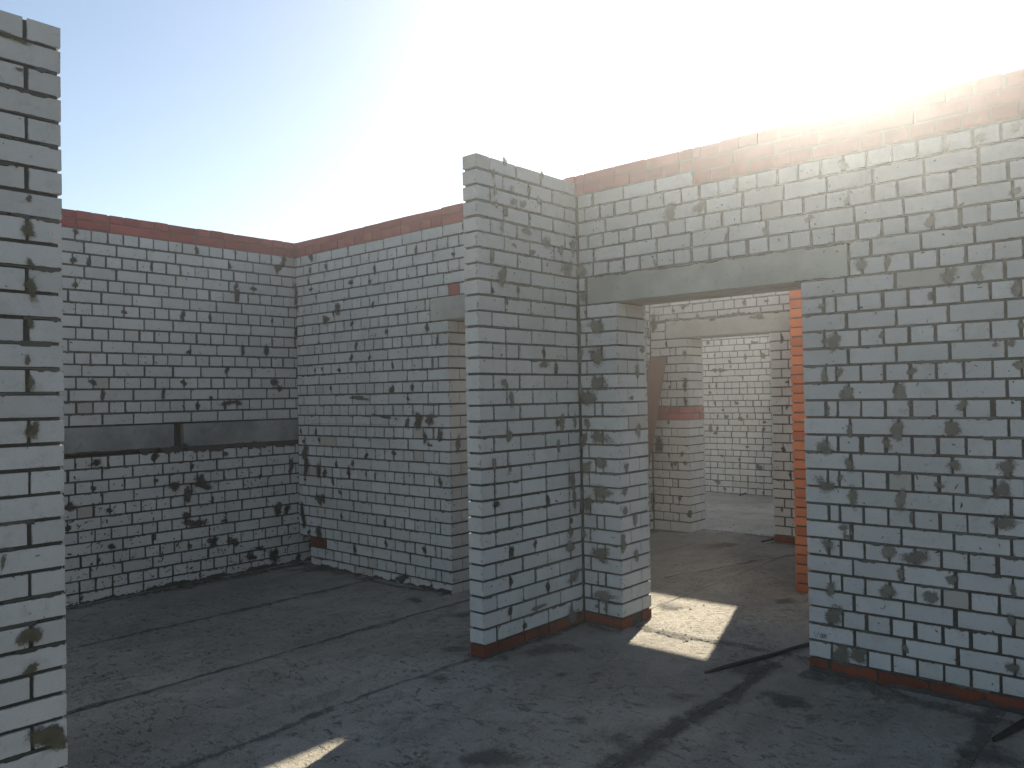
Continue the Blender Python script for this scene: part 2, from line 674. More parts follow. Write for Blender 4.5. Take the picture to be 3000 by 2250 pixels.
        V, F = [], []
        for x0, x1, z in s.beds:
            x = x0
            while x < x1-0.03:
                if r.random() < 0.55:
                    x += r.uniform(0.04, 0.30)
                    continue
                xe = min(x1-0.004, x+r.uniform(0.03, 0.35))
                yy = -r.uniform(0.0005, 0.0035)
                u = d = 0.3
                n0 = len(V)//4
                while x < xe:
                    u = min(1, max(0, u+r.uniform(-.45, .45)))
                    d = min(1, max(0, d+r.uniform(-.45, .45)))
                    up, dn = 0.0035+0.0045*u*u, 0.0035+0.012*d*d*d
                    V += [(x, 0.006, z+up+0.001), (x, yy*(.5+u), z+up*.8), (x, yy*(.5+d), z-dn*.9), (x, 0.006, z-dn-0.001)]
                    x += r.uniform(.007, .016)
                n1 = len(V)//4
                for i in range(n0, n1-1):
                    for k in range(3):
                        F.append([i*4+k, i*4+k+1, i*4+4+k+1, i*4+4+k])
        if F:
            s.part('squeezed_mortar', (V, F), MORTAR_L, None, 'stuff')
        if s.core_red[0]:
            s.part('red_mortar_core', s.core_red, MORTAR_RED)
        if s.core[0]:
            s.part('mortar_core', s.core, MORTAR)
        return cnt
SM_right=[[1.763,2.123,0.091,0.091],[1.811,1.911,0.158,0.123],[1.765,1.731,0.058,0.118],[1.887,1.616,0.087,0.111],[2.171,1.617,0.109,0.106],[1.898,1.419,0.051,0.121],[2.154,1.415,0.104,0.126],[2.421,1.428,0.087,0.121],[1.755,1.302,0.122,0.107],[1.893,1.217,0.077,0.121],[2.423,1.229,0.1,0.126],[2.67,1.231,0.121,0.117],[1.757,1.088,0.149,0.107],[1.904,1.023,0.102,0.131],[2.164,1.037,0.071,0.126],[2.647,1.113,0.102,0.14],[1.849,0.851,0.088,0.063],[2.647,0.949,0.142,0.108],[1.763,0.741,0.09,0.107],[2.086,0.741,0.097,0.102],[2.231,0.728,0.176,0.135],[1.868,0.805,0.077,0.063],[2.154,0.628,0.071,0.101],[2.408,0.632,0.074,0.083],[2.085,0.532,0.097,0.127],[2.299,0.524,0.081,0.099],[1.773,0.503,0.095,0.107],[1.787,0.341,0.158,0.106],[1.821,0.125,0.156,0.116],[1.923,0.135,0.126,0.115],[2.679,0.616,0.052,0.102],[2.668,0.464,0.048,0.093],[0.781,2.821,0.152,0.11],[0.991,2.829,0.131,0.078],[1.242,2.92,0.062,0.087],[1.985,2.333,0.085,0.088],[2.419,2.222,0.132,0.097],[2.557,2.226,0.084,0.095],[2.727,2.132,0.072,0.102],[2.586,2.914,0.063,0.086],[2.742,2.937,0.059,0.102],[2.333,2.128,0.045,0.049],[2.701,1.86,0.052,0.06],[2.628,1.852,0.062,0.033],[0.039,2.53,0.091,0.147],[0.003,2.736,0.058,0.168],[0.06,2.344,0.107,0.113],[-0.037,2.124,0.142,0.168],[0.171,1.906,0.2,0.145],[0.168,2.123,0.2,0.118],[0.166,1.722,0.16,0.151],[0.067,1.605,0.163,0.153],[0.016,1.913,0.066,0.167],[0.011,1.685,0.083,0.201],[0.177,1.328,0.183,0.151],[0.035,1.312,0.074,0.2],[-0.008,0.876,0.083,0.187],[0.18,0.949,0.199,0.144],[0.065,0.849,0.106,0.159],[-0.006,0.643,0.091,0.167],[0.162,0.512,0.215,0.111],[-0.016,0.392,0.083,0.134],[0.178,0.205,0.238,0.111],[0.185,1.152,0.119,0.098],[0.055,1.113,0.123,0.146],[-0.033,0.54,0.125,0.134]]
SM_pier_side=[[1.286,1.804,0.086,0.147],[1.282,1.372,0.122,0.133],[1.123,1.119,0.082,0.11],[1.1,0.814,0.081,0.129],[1.222,0.75,0.072,0.144],[1.064,0.622,0.115,0.128],[1.23,0.486,0.12,0.13],[1.068,0.577,0.081,0.128],[1.2,1.606,0.12,0.033],[1.359,1.956,0.1,0.067],[1.093,0.96,0.105,0.097]]
SM_stub=[[0.646,3.161,0.061,0.109],[0.23,2.729,0.072,0.091],[0.131,2.528,0.07,0.101],[0.216,2.403,0.117,0.139],[0.471,2.739,0.116,0.063],[0.693,2.69,0.133,0.084],[0.337,2.996,0.056,0.068],[0.349,2.921,0.112,0.056],[0.453,2.924,0.086,0.069],[0.615,2.973,0.06,0.09],[0.849,2.662,0.118,0.086],[0.925,2.539,0.164,0.133],[0.264,3.165,0.055,0.079],[0.985,2.695,0.078,0.134],[0.341,2.629,0.074,0.049],[0.54,2.608,0.079,0.051],[0.158,3.068,0.044,0.09],[0.169,2.966,0.044,0.12],[0.176,2.877,0.044,0.09],[0.628,1.846,0.151,0.076],[0.234,1.719,0.09,0.078],[0.295,1.616,0.092,0.139],[0.115,1.213,0.043,0.117],[0.822,1.436,0.095,0.149],[0.973,1.454,0.066,0.099],[0.261,1.382,0.073,0.132],[0.78,1.276,0.063,0.116],[0.932,1.021,0.109,0.164],[0.955,0.887,0.077,0.131],[0.265,1.172,0.054,0.12],[0.905,0.663,0.076,0.111],[0.938,0.347,0.185,0.111],[0.908,0.075,0.162,0.162],[0.521,0.214,0.194,0.037],[0.891,0.567,0.107,0.13]]
SM_middle=[[-2.844,2.513,0.174,0.151],[-3.268,3.047,0.094,0.092],[-3.031,2.412,0.15,0.09],[-3.532,2.685,0.114,0.281],[-2.702,0.967,0.099,0.113],[-3.187,0.659,0.138,0.154],[-3.111,0.664,0.076,0.108],[-3.464,0.491,0.112,0.279],[-3.397,0.958,0.127,0.277],[-3.18,0.945,0.107,0.164],[-2.957,0.844,0.074,0.107],[-1.638,1.294,0.081,0.143],[-1.455,1.302,0.09,0.14],[-3.41,1.096,0.127,0.232],[-1.722,1.452,0.142,0.176],[-1.576,1.453,0.138,0.102],[-1.247,1.245,0.086,0.153],[-2.317,2.485,0.066,0.068],[-2.54,1.642,0.412,0.052],[-2.185,1.471,0.387,0.042],[-1.967,0.045,0.247,0.082],[-2.553,-0.034,0.343,0.103],[-3.195,0.332,0.153,0.182]]
SM_left=[[0.908,3.024,0.075,0.14],[0.844,2.948,0.116,0.111],[0.378,2.721,0.077,0.115],[0.396,2.625,0.077,0.177],[0.701,2.126,0.072,0.137],[0.447,2.119,0.068,0.115],[0.784,1.813,0.125,0.11],[0.841,1.748,0.105,0.074],[0.372,1.619,0.125,0.062],[0.115,1.666,0.064,0.051],[-0.195,1.235,0.214,0.058],[-0.007,0.928,0.178,0.093],[-0.246,0.888,0.127,0.123],[-0.118,0.8,0.13,0.167],[0.037,0.861,0.224,0.068],[0.807,0.559,0.135,0.155],[0.901,0.547,0.117,0.11],[-0.056,0.534,0.308,0.092],[0.112,0.341,0.154,0.111],[0.597,0.203,0.2,0.062],[0.33,0.309,0.104,0.104],[0.748,0.121,0.175,0.154],[0.497,0.152,0.147,0.106],[-1.112,0.802,0.119,0.082],[-0.142,0.607,0.129,0.083],[-0.429,1.148,0.057,0.057],[-0.912,1.143,0.146,0.061],[0.277,1.621,0.141,0.087],[0.537,1.214,0.148,0.062],[0.607,0.896,0.08,0.063],[0.239,0.517,0.093,0.06],[-0.789,0.435,0.075,0.054],[0.961,0.958,0.086,0.185],[1.037,2.31,0.054,0.188]]
SM_pillar=[[-2.526,2.32,0.056,0.103],[-2.528,2.448,0.033,0.037],[-2.523,2.101,0.056,0.121],[-2.526,1.954,0.033,0.073],[-2.531,1.717,0.043,0.109],[-2.519,1.525,0.056,0.109],[-2.529,0.728,0.101,0.097],[-2.533,0.603,0.081,0.054],[-2.496,0.33,0.133,0.108],[-2.446,0.295,0.085,0.11],[-2.572,3.074,0.162,0.037],[-2.557,2.955,0.033,0.018],[-2.628,1.034,0.019,0.071],[-2.524,2.192,0.033,0.055],[-2.537,1.808,0.026,0.066]]
SM_far=[[-1.646,2.474,0.258,0.246],[-1.684,2.758,0.168,0.146],[-1.215,2.661,0.243,0.087],[-1.229,2.091,0.122,0.13],[-1.237,1.737,0.122,0.217],[-1.23,1.52,0.097,0.163],[-1.597,1.022,0.255,0.278],[-1.709,0.348,0.155,0.336],[-1.287,0.921,0.122,0.109],[-1.259,0.814,0.122,0.087],[-1.33,0.402,0.123,0.109],[-0.864,2.471,0.116,0.074],[-0.308,2.454,0.48,0.081],[-1.213,0.221,0.145,0.108],[-0.053,2.184,0.082,0.12],[-0.019,1.461,0.061,0.099],[-0.096,0.363,0.051,0.15],[-1.382,0.809,0.124,0.077]]
SM_back=[[-2.619,1.993,0.245,0.106],[-2.742,1.997,0.166,0.106],[-2.213,2.186,0.094,0.148],[-2.052,2.414,0.185,0.073],[-1.904,2.187,0.122,0.146],[-2.848,1.046,0.117,0.198],[-2.742,0.971,0.132,0.091],[-2.389,1.462,0.096,0.119],[-2.315,1.201,0.111,0.119],[-2.555,1.238,0.13,0.105],[-2.744,0.175,0.165,0.106],[-2.022,0.435,0.154,0.146],[-2.652,0.595,0.098,0.076],[-1.913,1.153,0.091,0.102],[-2.856,2.46,0.1,0.122]]
SM_floor=[[0.217,0.391,0.445,0.415],[1.729,0.486,0.312,0.348],[2.7,0.409,0.319,0.465],[0.971,-0.992,0.46,0.326],[1.357,0.843,0.296,0.332],[-1.264,2.049,0.255,0.307],[-1.399,0.695,0.225,0.237],[-0.813,0.63,0.314,0.23],[-3.04,0.982,0.912,0.435],[-1.436,5.083,0.331,0.482],[-0.533,4.254,0.53,0.533],[0.278,1.796,0.316,0.356],[0.915,2.455,0.211,0.233],[0.721,0.19,0.134,0.109],[0.562,0.044,0.107,0.093],[-0.277,0.005,0.241,0.134],[0.054,-0.435,0.161,0.107],[0.081,0.054,0.144,0.141],[1.315,-0.464,0.174,0.123],[1.912,0.329,0.113,0.12],[2.311,0.839,0.116,0.108],[2.169,0.099,0.166,0.082],[1.016,-0.427,0.162,0.092],[0.338,-0.738,0.123,0.064],[0.7,-0.449,0.121,0.075],[1.294,0.189,0.245,0.133]]

# ------------------------------------------------------------------ ground and floor
V, F = [], []
box_geo(-300, 300, -300, 300, -1.2, -0.9, V, F)
o = mesh_obj('ground', V, F, GROUND)
o['kind'] = 'structure'

V, F = [], []
box_geo(-5.2, 8.5, -9.5, 13.0, -0.9, -0.0065, V, F)
floor = mesh_obj('floor', V, F, MORTAR)
floor['kind'] = 'structure'

SEAMS_X = [-5.2, -3.5, -2.33, -1.13, -0.06, 1.43, 2.63, 3.83, 5.03, 6.23, 7.43, 8.5]
r = random.Random(11)
for (ya, yb) in ((-9.5, 1.19), (1.19, 5.06), (5.06, 13.0)):
    for a, b in zip(SEAMS_X[:-1], SEAMS_X[1:]):
        sh = 0.0 if ya < 1 else (0.25 if ya < 5 else -0.35)
        a2, b2 = max(-5.2, a+(sh if a > -5.2 else 0)), (b+sh if b < 8.5 else b)
        g = 0.004
        V, F = [], []
        zt = r.uniform(-0.0015, 0.0015)
        nx, ny = 2, 24
        top = []
        for j in range(ny+1):
            y = ya+g+(yb-ya-2*g)*j/ny
            xa = a2+g+r.uniform(-.004, .004)
            xb = b2-g+r.uniform(-.004, .004)
            V += [(xa, y, zt-0.10), (xa, y, zt-0.004), (xa+0.006, y, zt), (xb-0.006, y, zt), (xb, y, zt-0.004), (xb, y, zt-0.10)]
        for j in range(ny):
            for k in range(5):
                q = j*6+k
                F.append([q, q+1, q+7, q+6][::-1])
        F.append([0, 1, 2, 3, 4, 5])
        q = ny*6
        F.append([q+5, q+4, q+3, q+2, q+1, q])
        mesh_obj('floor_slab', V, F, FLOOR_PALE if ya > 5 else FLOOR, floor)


def seam_strip(p0, p1, width, seed, mat=SEAM, z=0.0045, name='seam_dirt'):
    r = random.Random(seed)
    d = Vector((p1[0]-p0[0], p1[1]-p0[1], 0))
    L = d.length
    d /= L
    nrm = Vector((-d.y, d.x, 0))
    V, F, A = [], [], []
    n = max(2, int(L/0.06))
    off = 0
    wv = 1
    for i in range(n+1):
        c = Vector((p0[0], p0[1], z))+d*(L*i/n)
        off = max(-1.6, min(1.6, off+r.uniform(-.6, .6)))
        wv = max(.4, min(1.5, wv+r.uniform(-.35, .35)))
        for k, t in enumerate((-1, -0.3, 0.3, 1)):
            V.append(c+nrm*(t*width*wv*.5+off*width*.25))
            A.append((0.0, 0.75, 0.85, 0.0)[k])
    for i in range(n):
        for k in range(3):
            q = i*4+k
            F.append([q, q+4, q+5, q+1])
    return mesh_obj(name, V, F, mat, floor, None, {'fade': A})


for i, x in enumerate(SEAMS_X[1:-1]):
    seam_strip((x, -9), (x+0.0, 1.04), 0.15 if abs(x-1.43) < .01 else 0.10, 20+i, z=0.0040+0.0003*i)
seam_strip((1.50, -9), (1.49, 1.0), 0.10, 91, z=0.0075)
seam_strip((0.30, 1.17), (1.66, 1.19), 0.12, 40, z=0.0080)
seam_strip((-1.25, 5.10), (-0.15, 5.03), 0.10, 41, z=0.0040)
seam_strip((-0.25, 2.6), (0.45, 4.8), 0.10, 42, z=0.0046)
# dirt swept against the wall feet
for i, (p0, p1, w_) in enumerate([((-3.50, -5), (-3.50, 1.04), .26), ((-3.5, 0.98), (-1.36, 0.98), .24), ((0.03, 0.0), (0.03, 1.0), .12), ((0.0, 1.0), (0.36, 1.0), .14),
                                  ((1.62, 0.97), (6, 0.97), .22), ((-1.66, 1.5), (-1.66, 4.7), .25), ((-1.7, 4.74), (-1.2, 4.74), .16), ((-0.2, 4.74), (2, 4.74), .2), ((-0.14, -0.03), (0.02, -0.03), .08),
                                  ((-3.2, 8.44), (-1.6, 8.44), .12)]):
    seam_strip(p0, p1, w_, 60+i, z=0.0052+0.0003*i, name='foot_dirt')

STAINS = [disc_mesh('damp_stain_mesh', STAIN, 100+i, True) for i in range(5)]
r = random.Random(5)
for i, (x, y, w_, h_) in enumerate(SM_floor):
    o = bpy.data.objects.new('damp_stain', STAINS[i % 5])
    COL.objects.link(o)
    o.parent = floor
    ang = r.uniform(-.3, .3)+0.85
    o.matrix_world = Matrix.Translation((x, y, 0.0085+0.0004*i)) @ Matrix.Rotation(-0.72, 4, 'Z').inverted() @ Matrix.Rotation(-PI/2, 4, 'X') @ Matrix.Diagonal((w_*1.3, 1, h_*1.15, 1))

# crumbs of mortar and grit on the floor: nobody could count them
V, F = [], []
r = random.Random(99)


def crumb(x, y, s_):
    b = len(V)
    h = s_*r.uniform(.25, .6)
    a0 = r.uniform(0, 6.3)
    k = 5
    for i in range(k):
        a = a0+2*PI*i/k
        q = s_*r.uniform(.6, 1.2)
        V.append((x+math.cos(a)*q, y+math.sin(a)*q, 0.0))
    for i in range(k):
        vx, vy, vz = V[b+i]
        V.append((x+(vx-x)*.65, y+(vy-y)*.65, h*r.uniform(.7, 1.1)))
    F.append([b+k+i for i in range(k)])
    for i in range(k):
        j = (i+1) % k
        F.append([b+i, b+j, b+k+j, b+k+i])


def size():
    return 0.0022+0.010*r.random()**5


for _ in range(4200):
    crumb(r.uniform(-3.5, 5), r.uniform(-4, 8.4), size()*1.15)
for _ in range(900):
    crumb(r.uniform(-3.5, -1.3), 1.04-abs(r.gauss(0, .10)), size()*1.2)
for _ in range(900):
    crumb(-3.54+abs(r.gauss(0, .10)), r.uniform(-3, 1.0), size()*1.3)
for _ in range(700):
    crumb(r.uniform(1.62, 4), 1.04-abs(r.gauss(0, .08)), size())
for _ in range(300):
    crumb(r.uniform(0.0, 0.4), 1.04-abs(r.gauss(0, .06)), size())
for _ in range(500):
    crumb(r.uniform(0.3, 1.65), 1.18+r.gauss(0, .05), size()*1.1)
for _ in range(500):
    crumb(1.45+r.gauss(0, .05), r.uniform(-4, 1.1), size())
for _ in range(350):
    crumb(r.uniform(-1.3, .1), 5.08+r.gauss(0, .05), size()*1.2)
o = mesh_obj('rubble', V, F, mat_plain('grit', (0.20, 0.19, 0.17), 0.95, 0.3))
o['kind'] = 'stuff'

T = 0.38
L0 = 1.044

# ------------------------------------------------------------------ left wall with the two concrete beams (faces +X)
YA = -5.5
W = Wall('brick_wall', (-3.547, YA, 0), PI/2, 'white brick wall on the left with two grey concrete beams across it',
         vis=lambda c: c.y > -1.55)
LY = 1.40-YA


def yl(y):
    return y-YA


zt = 3.08
for k in range(16):
    z = zt-0.102*(k+1)
    if k % 2 == 0:
        e = edges(0, LY, 0.1305, yl(-0.40)+W.r.choice([0, 0, .02, -.015]))
    else:
        e = edges(0, LY, 0.2585, yl(0.055)+W.r.choice([0, 0.13, 0.04, -.03]))
    W.row(e, z+0.0075, 0.0868)
for n in range(12):
    z = -0.01+0.1007*n if n else -0.02
    h = 0.0868 if n else 0.098
    if n % 2 == 1:
        e = edges(0, LY, 0.1305, yl(W.r.uniform(-.03, .03)))
    else:
        e = edges(0, LY, 0.2585, yl(W.r.uniform(-.1, .1)))
    W.row(e, z+0.006, h, 'brick', 0.013)
for (a, b) in ((-5.4, -2.62), (-2.54, -0.235), (-0.145, 1.30)):
    W.beam('concrete_beam', yl(a), yl(b), 1.232, 1.440, 0.002, 0.12, CONC_D, int(a*10)+99)
W.slab(0, LY, 0.012, T, -0.02, 1.20)
W.slab(0, LY, 0.075, T, 1.20, 1.46)
W.slab(0, LY, 0.010, T, 1.46, 3.07)
W.strip(0, LY, 0.004, 0.035, 0.004, -0.012, seed=31)
W.strip(0, LY, 1.226, 0.012, 0.055, -0.010, seed=8)
for k in range(2):
    e = edges(0, LY, 0.1305 if k == 1 else 0.26, yl(0.0))
    W.row(e, zt+0.004+0.075*k, 0.068, 'red_brick', 0.008, depth=0.25)
W.slab_red(0, LY, 0.008, T-.01, 3.072, 3.222)
W.smears([(yl(a), z, w_, h_) for a, z, w_, h_ in SM_left], pool=SMEARS_D)
W.specks(yl(-2), yl(1.04), 0.0, 1.2, 900, 0.022, low=True)
W.specks(yl(-2), yl(1.04), 1.46, 3.05, 330, 0.014)
W.dabs(0.10, SMEAR_D)
W.finish()

# ------------------------------------------------------------------ middle wall with the first doorway (faces -Y)
W = Wall('brick_wall', (-3.547, L0, 0), 0, 'white brick wall between the far left corner and the narrow projecting wall')
JX = -1.344+3.547          # left jamb
KX = -0.42+3.547           # right jamb
EX = 3.547-0.005
for k in range(-1, 30):
    z = 0.08+0.1*k+0.006
    h = 0.0868
    odd = k % 2 == 1 or k == -1
    x0 = 0.011
    if k in (-1, 0, 1):
        x0 = 0.20
    if k < 22:
        segs = [(x0, JX, (False, True)), (KX, EX, (True, False))]
    elif k in (22, 23):
        segs = [(x0, JX-0.215, (False, False)), (KX+0.2, EX, (False, False))]
    else:
        segs = [(x0, EX, (False, False))]
    for a, b, ends in segs:
        if odd:
            ph = (-1.389+3.547) if k > 23 else JX-0.26*8
            if k > 23 and k % 4 == 3:
                ph += 0.13
            e = edges(a, b, 0.2575, ph)
            if ends[1]:
                e = [q for q in edges(a, b, 0.26, b) if q < b-0.2]+[b]
        else:
            e = edges(a, b, 0.1293, -1.203+3.547)
            if ends[1]:
                e = [q for q in edges(a, b, 0.13, b-0.195) if q < b-0.18]+[b-0.195, b-0.13, b]
        if k == 1 and a < 1:
            W.brick(0.20, 0.452, z, z+h, 'shaded_brick', label='red brick let into the foot of the white wall')
            e = [0.46]+[q for q in e if q > 0.52]
        if k == 24:
            for i in range(len(e)-1):
                mid = (e[i]+e[i+1])/2-3.547
                isred = -1.32 < mid < -1.18
                W.brick(e[i]+.005, e[i+1]-.005, z, z+h, 'red_brick' if isred else 'brick', label='single red brick set above the doorway lintel' if isred else None)
            continue
        if odd:
            W.row(e, z, h, ends=ends, depth=0.12)
        else:
            W.row(e, z, h, ends=ends, depth=0.12, enddepth=0.25)
    # back leaf
    for a, b, ends in segs:
        if odd:
            e = [b-0.13*i for i in range(int((b-a)/0.13)+1)][::-1] if ends[1] else edges(a, b, .13, 0)
            W.row(e, z, h, ends=ends, depth=0.25, d0=0.13, flip=True, prio=0.02)
        else:
            e = [b-0.26*i for i in range(int((b-a)/0.26)+1)][::-1] if ends[1] else edges(a, b, .26, 0)
            W.row(e, z, h, ends=ends, depth=0.12, d0=0.26, flip=True, prio=0.02)
c0 = 0.012
W.strip(0.21, JX, 0.004, 0.025, 0.004, -0.010, seed=32)
W.slab(0.205, JX-c0, c0, T-c0, -0.02, 0.29)
W.slab(0.0, 0.205, 0.14, T-c0, -0.02, 0.29)
W.slab(0.0, JX-c0, c0, T-c0, 0.29, 2.28)
W.slab(KX+c0, EX, c0, T-c0, -0.02, 2.28)
W.slab(0.0, JX-0.23, c0, T-c0, 2.28, 2.50)
W.slab(KX+0.21, EX, c0, T-c0, 2.28, 2.50)
W.slab(0.0, EX, c0, T-c0, 2.485, 3.075)
W.slab_red(0.0, EX, 0.008, T-.008, 3.0755, 3.222)
W.beam('lintel', JX-0.215, KX+0.2, 2.285, 2.478, 0.003, 0.185, CONC, 3)
W.beam('lintel', JX-0.215, KX+0.2, 2.283, 2.478, 0.20, 0.377, CONC, 4)
for k in range(2):
    e = edges(0, EX, 0.1305 if k == 0 else 0.26, 0.06)
    W.row(e, 3.084+0.075*k, 0.068, 'red_brick', 0.008, depth=0.25)
W.smears([(a+3.547, z, w_, h_) for a, z, w_, h_ in SM_middle], pool=SMEARS_D)
W.specks(0.05, JX, 0.0, 3.0, 520, 0.016, avoid=lambda x, z: x < .22 and z < .3)
W.dabs(0.11, SMEAR_D)
W.finish()


def ribbon(verts, faces, pts, wd, y):
    b = len(verts)
    n = len(pts)
    for i, p in enumerate(pts):
        a = pts[max(0, i-1)]
        c = pts[min(n-1, i+1)]
        d = Vector((c[0]-a[0], c[1]-a[1]))
        d = d.normalized() if d.length > 1e-9 else Vector((1, 0))
        nx, nz = -d.y*wd/2, d.x*wd/2
        verts += [(p[0]+nx, y, p[1]+nz), (p[0]-nx, y, p[1]-nz)]
    for i in range(n-1):
        q = b+i*2
        faces.append([q, q+1, q+3, q+2])


def oval(cx, cz, rx, rz, lean=0.0, n=12):
    return [(cx+math.cos(2*PI*i/n+1.5)*rx+lean*math.sin(2*PI*i/n+1.5)*rz, cz+math.sin(2*PI*i/n+1.5)*rz) for i in range(n+1)]


def handwriting(wall, strokes, wd=0.0024, y=-0.0056):
    V, F = [], []
    for s_ in strokes:
        ribbon(V, F, s_, wd, y)
    o = wall.part('handwriting', (V, F), PENCIL)
    return o


# "V 1,00" above a drawn level line
ox = 3.547
handwriting(W, [[(-2.196+ox, 1.4298), (-2.1854+ox, 1.401), (-2.175+ox, 1.429)],
                [(-2.160+ox, 1.421), (-2.150+ox, 1.431), (-2.151+ox, 1.405)],
                [(-2.143+ox, 1.409), (-2.146+ox, 1.400)],
                oval(-2.130+ox, 1.4155, 0.006, 0.010, .2), oval(-2.112+ox, 1.4155, 0.006, 0.010, .2),
                [(-3.3+ox, 1.400), (-2.6+ox, 1.3995), (-2.014+ox, 1.3988)]], 0.0022)
W.root.name = 'brick_wall'

# ------------------------------------------------------------------ right wall with the wide doorway (faces -Y)
W = Wall('brick_wall', (0, L0, 0), 0, 'large white brick wall on the right, with the wide doorway under a long lintel')
A, B, XE = 0.334, 1.637, 7.0
for k in range(0, 30):
    z = 0.08+0.1*k+0.006
    h = 0.0868
    odd = k % 2 == 1
    x0 = 0.011
    # pier left of the doorway
    if k < 22:
        if odd:
            W.row([x0, 0.072, A], z, h, ends=(False, True))
            e = [A-0.13*i for i in range(0, 3)][::-1]
            W.row(e, z, h, ends=(False, True), depth=0.25, d0=0.13, flip=True, prio=0.5)
        else:
            W.row([x0, 0.132, 0.197, A], z, h, ends=(False, True), enddepth=0.25)
            W.row([A-0.255, A], z, h, ends=(False, True), depth=0.12, d0=0.26, flip=True, prio=0.5)
        # right of the doorway
        if odd:
            W.row(edges(B, XE, 0.26, B), z, h, ends=(True, False), joint=0.0145)
            W.row(edges(B, XE, 0.13, B), z, h, ends=(True, False), depth=0.25, d0=0.13, flip=True, prio=0.01)
        else:
            W.row([B, B+0.13, B+0.195]+edges(B+0.195, XE, 0.13, B+0.195)[1:], z, h, ends=(True, False), enddepth=0.25, joint=0.0145)
            W.row(edges(B, XE, 0.26, B), z, h, ends=(True, False), depth=0.12, d0=0.26, flip=True, prio=0.01)
    elif k in (22, 23):
        W.row([x0, 0.072], z, h)
        if k == 22:
            W.row([1.915, 1.985]+edges(1.985, XE, 0.13, 2.115)[1:], z, h, joint=0.0145)
        else:
            W.row([1.915, 2.032]+edges(2.032, XE, 0.258, 2.032)[1:], z, h, joint=0.0145)
        W.row(edges(1.915, XE, 0.26, 0), z, h, depth=0.12, d0=0.26, flip=True, prio=0.01)
    else:
        xe = XE
        if k == 29:
            xe = 0.946
        if odd:
            ph = {25: 0.148, 27: 0.268-0.012, 29: 0.148}[k]
            e = edges(x0, xe, 0.2575, ph)
        else:
            e = edges(x0, xe, 0.1302, {24: 0.14, 26: 0.10, 28: 0.075}[k])
        W.row(e, z, h, joint=0.01455)
        W.row(edges(x0, xe, 0.26, 0.1), z, h, depth=0.12, d0=0.26, flip=True, prio=0.01)
    if not k:
        pass
# red foot course
W.row([0.004, 0.25, A], 0.002, 0.070, 'shaded_brick', 0.008, ends=(False, True))
W.row([A-0.25, A], 0.002, 0.070, 'shaded_brick', 0.008, ends=(False, True), d0=0.26, flip=True, prio=0.5)
W.row(edges(B, XE, 0.26, B+0.12), 0.002, 0.070, 'shaded_brick', 0.010, ends=(True, False))
# red top
for k in range(2):
    W.row(edges(0.0, 0.946, 0.13 if k == 0 else 0.26, 0.07), 3.084+0.075*k, 0.068, 'red_brick', 0.008, depth=0.25)
zz = 2.986
for k in range(3):
    W.row(edges(0.946, XE, 0.13 if k != 1 else 0.26, 0.946+0.03*k), zz, 0.075, 'red_brick', 0.008, depth=0.25)
    zz += 0.0825
W.row(edges(0.0, XE, .26, 0), 3.084, 0.066, 'red_brick', depth=0.12, d0=0.26, flip=True, prio=0.01)
W.row(edges(0.0, XE, .26, .1), 3.159, 0.066, 'red_brick', depth=0.12, d0=0.26, flip=True, prio=0.01)
W.slab(0, A-c0, c0, T-c0, 0, 2.28)
W.slab(B+c0, XE, c0, T-c0, 0, 2.28)
W.slab(0, 0.085, c0, T-c0, 2.28, 2.50)
W.slab(1.91, XE, c0, T-c0, 2.28, 2.50)
W.slab(0, XE, c0, T-c0, 2.484, 2.980)
W.slab(0, 0.945, c0, T-c0, 2.980, 3.078)
W.slab_red(0.9455, XE, 0.008, T-.008, 2.9805, 3.220)
W.slab_red(0, 0.945, 0.008, T-.008, 3.0785, 3.2195)
W.beam('lintel', 0.088, 1.905, 2.285, 2.474, 0.001, 0.185, CONC, 5)
W.beam('lintel', 0.088, 1.905, 2.282, 2.474, 0.20, 0.378, CONC, 6)
W.strip(0.09, 1.90, 2.478, 0.010, 0.014, -0.004, seed=4)
W.strip(0.02, A, 0.004, 0.022, 0.004, -0.010, seed=33)
W.strip(B, XE, 0.004, 0.030, 0.004, -0.011, seed=34)
W.strip(1.60, 1.95, 2.282, 0.008, 0.008, -0.003, seed=5)
W.smears(SM_right)
# smears on the pier's side face (faces +X): rotate them onto it
for i, (y, z, w_, h_) in enumerate(SM_pier_side):
    o = bpy.data.objects.new('mortar_smear', SMEARS[i % 8])
    COL.objects.link(o)
    o.parent = W.root
    o.location = (A+0.0045, min(y, 1.36)-L0, z)
    o.rotation_euler = (0, 0, PI/2)
    o.scale = (min(w_, .09)*1.2, 1, h_*1.1)
W.specks(1.7, 4.2, 0.1, 2.9, 420, 0.015)
W.specks(0.05, 1.9, 2.5, 2.95, 90, 0.014)
W.specks(0.02, A, 0.1, 2.2, 60, 0.012)
handwriting(W, [[(1.6687, 0.2305), (1.6793, 0.1915), (1.6961, 0.2332)],
                oval(1.7085, 0.214, 0.0055, 0.011, .35), [(1.7155, 0.207), (1.7135, 0.199)],
                oval(1.7235, 0.2139, 0.0050, 0.012, .3), oval(1.7369, 0.2131, 0.0055, 0.012, .1),
                [(0.283, 0.2358), (0.2985, 0.2004), (0.309, 0.2328)],
                oval(0.2442, 0.2162, 0.0055, 0.012, -.1), [(0.251, 0.212), (0.2515, 0.200)],
                oval(0.2585, 0.2175, 0.0055, 0.011, 0), oval(0.2722, 0.2187, 0.0055, 0.011, 0)], 0.0026)
W.dabs(0.10, SMEAR)
W.finish()

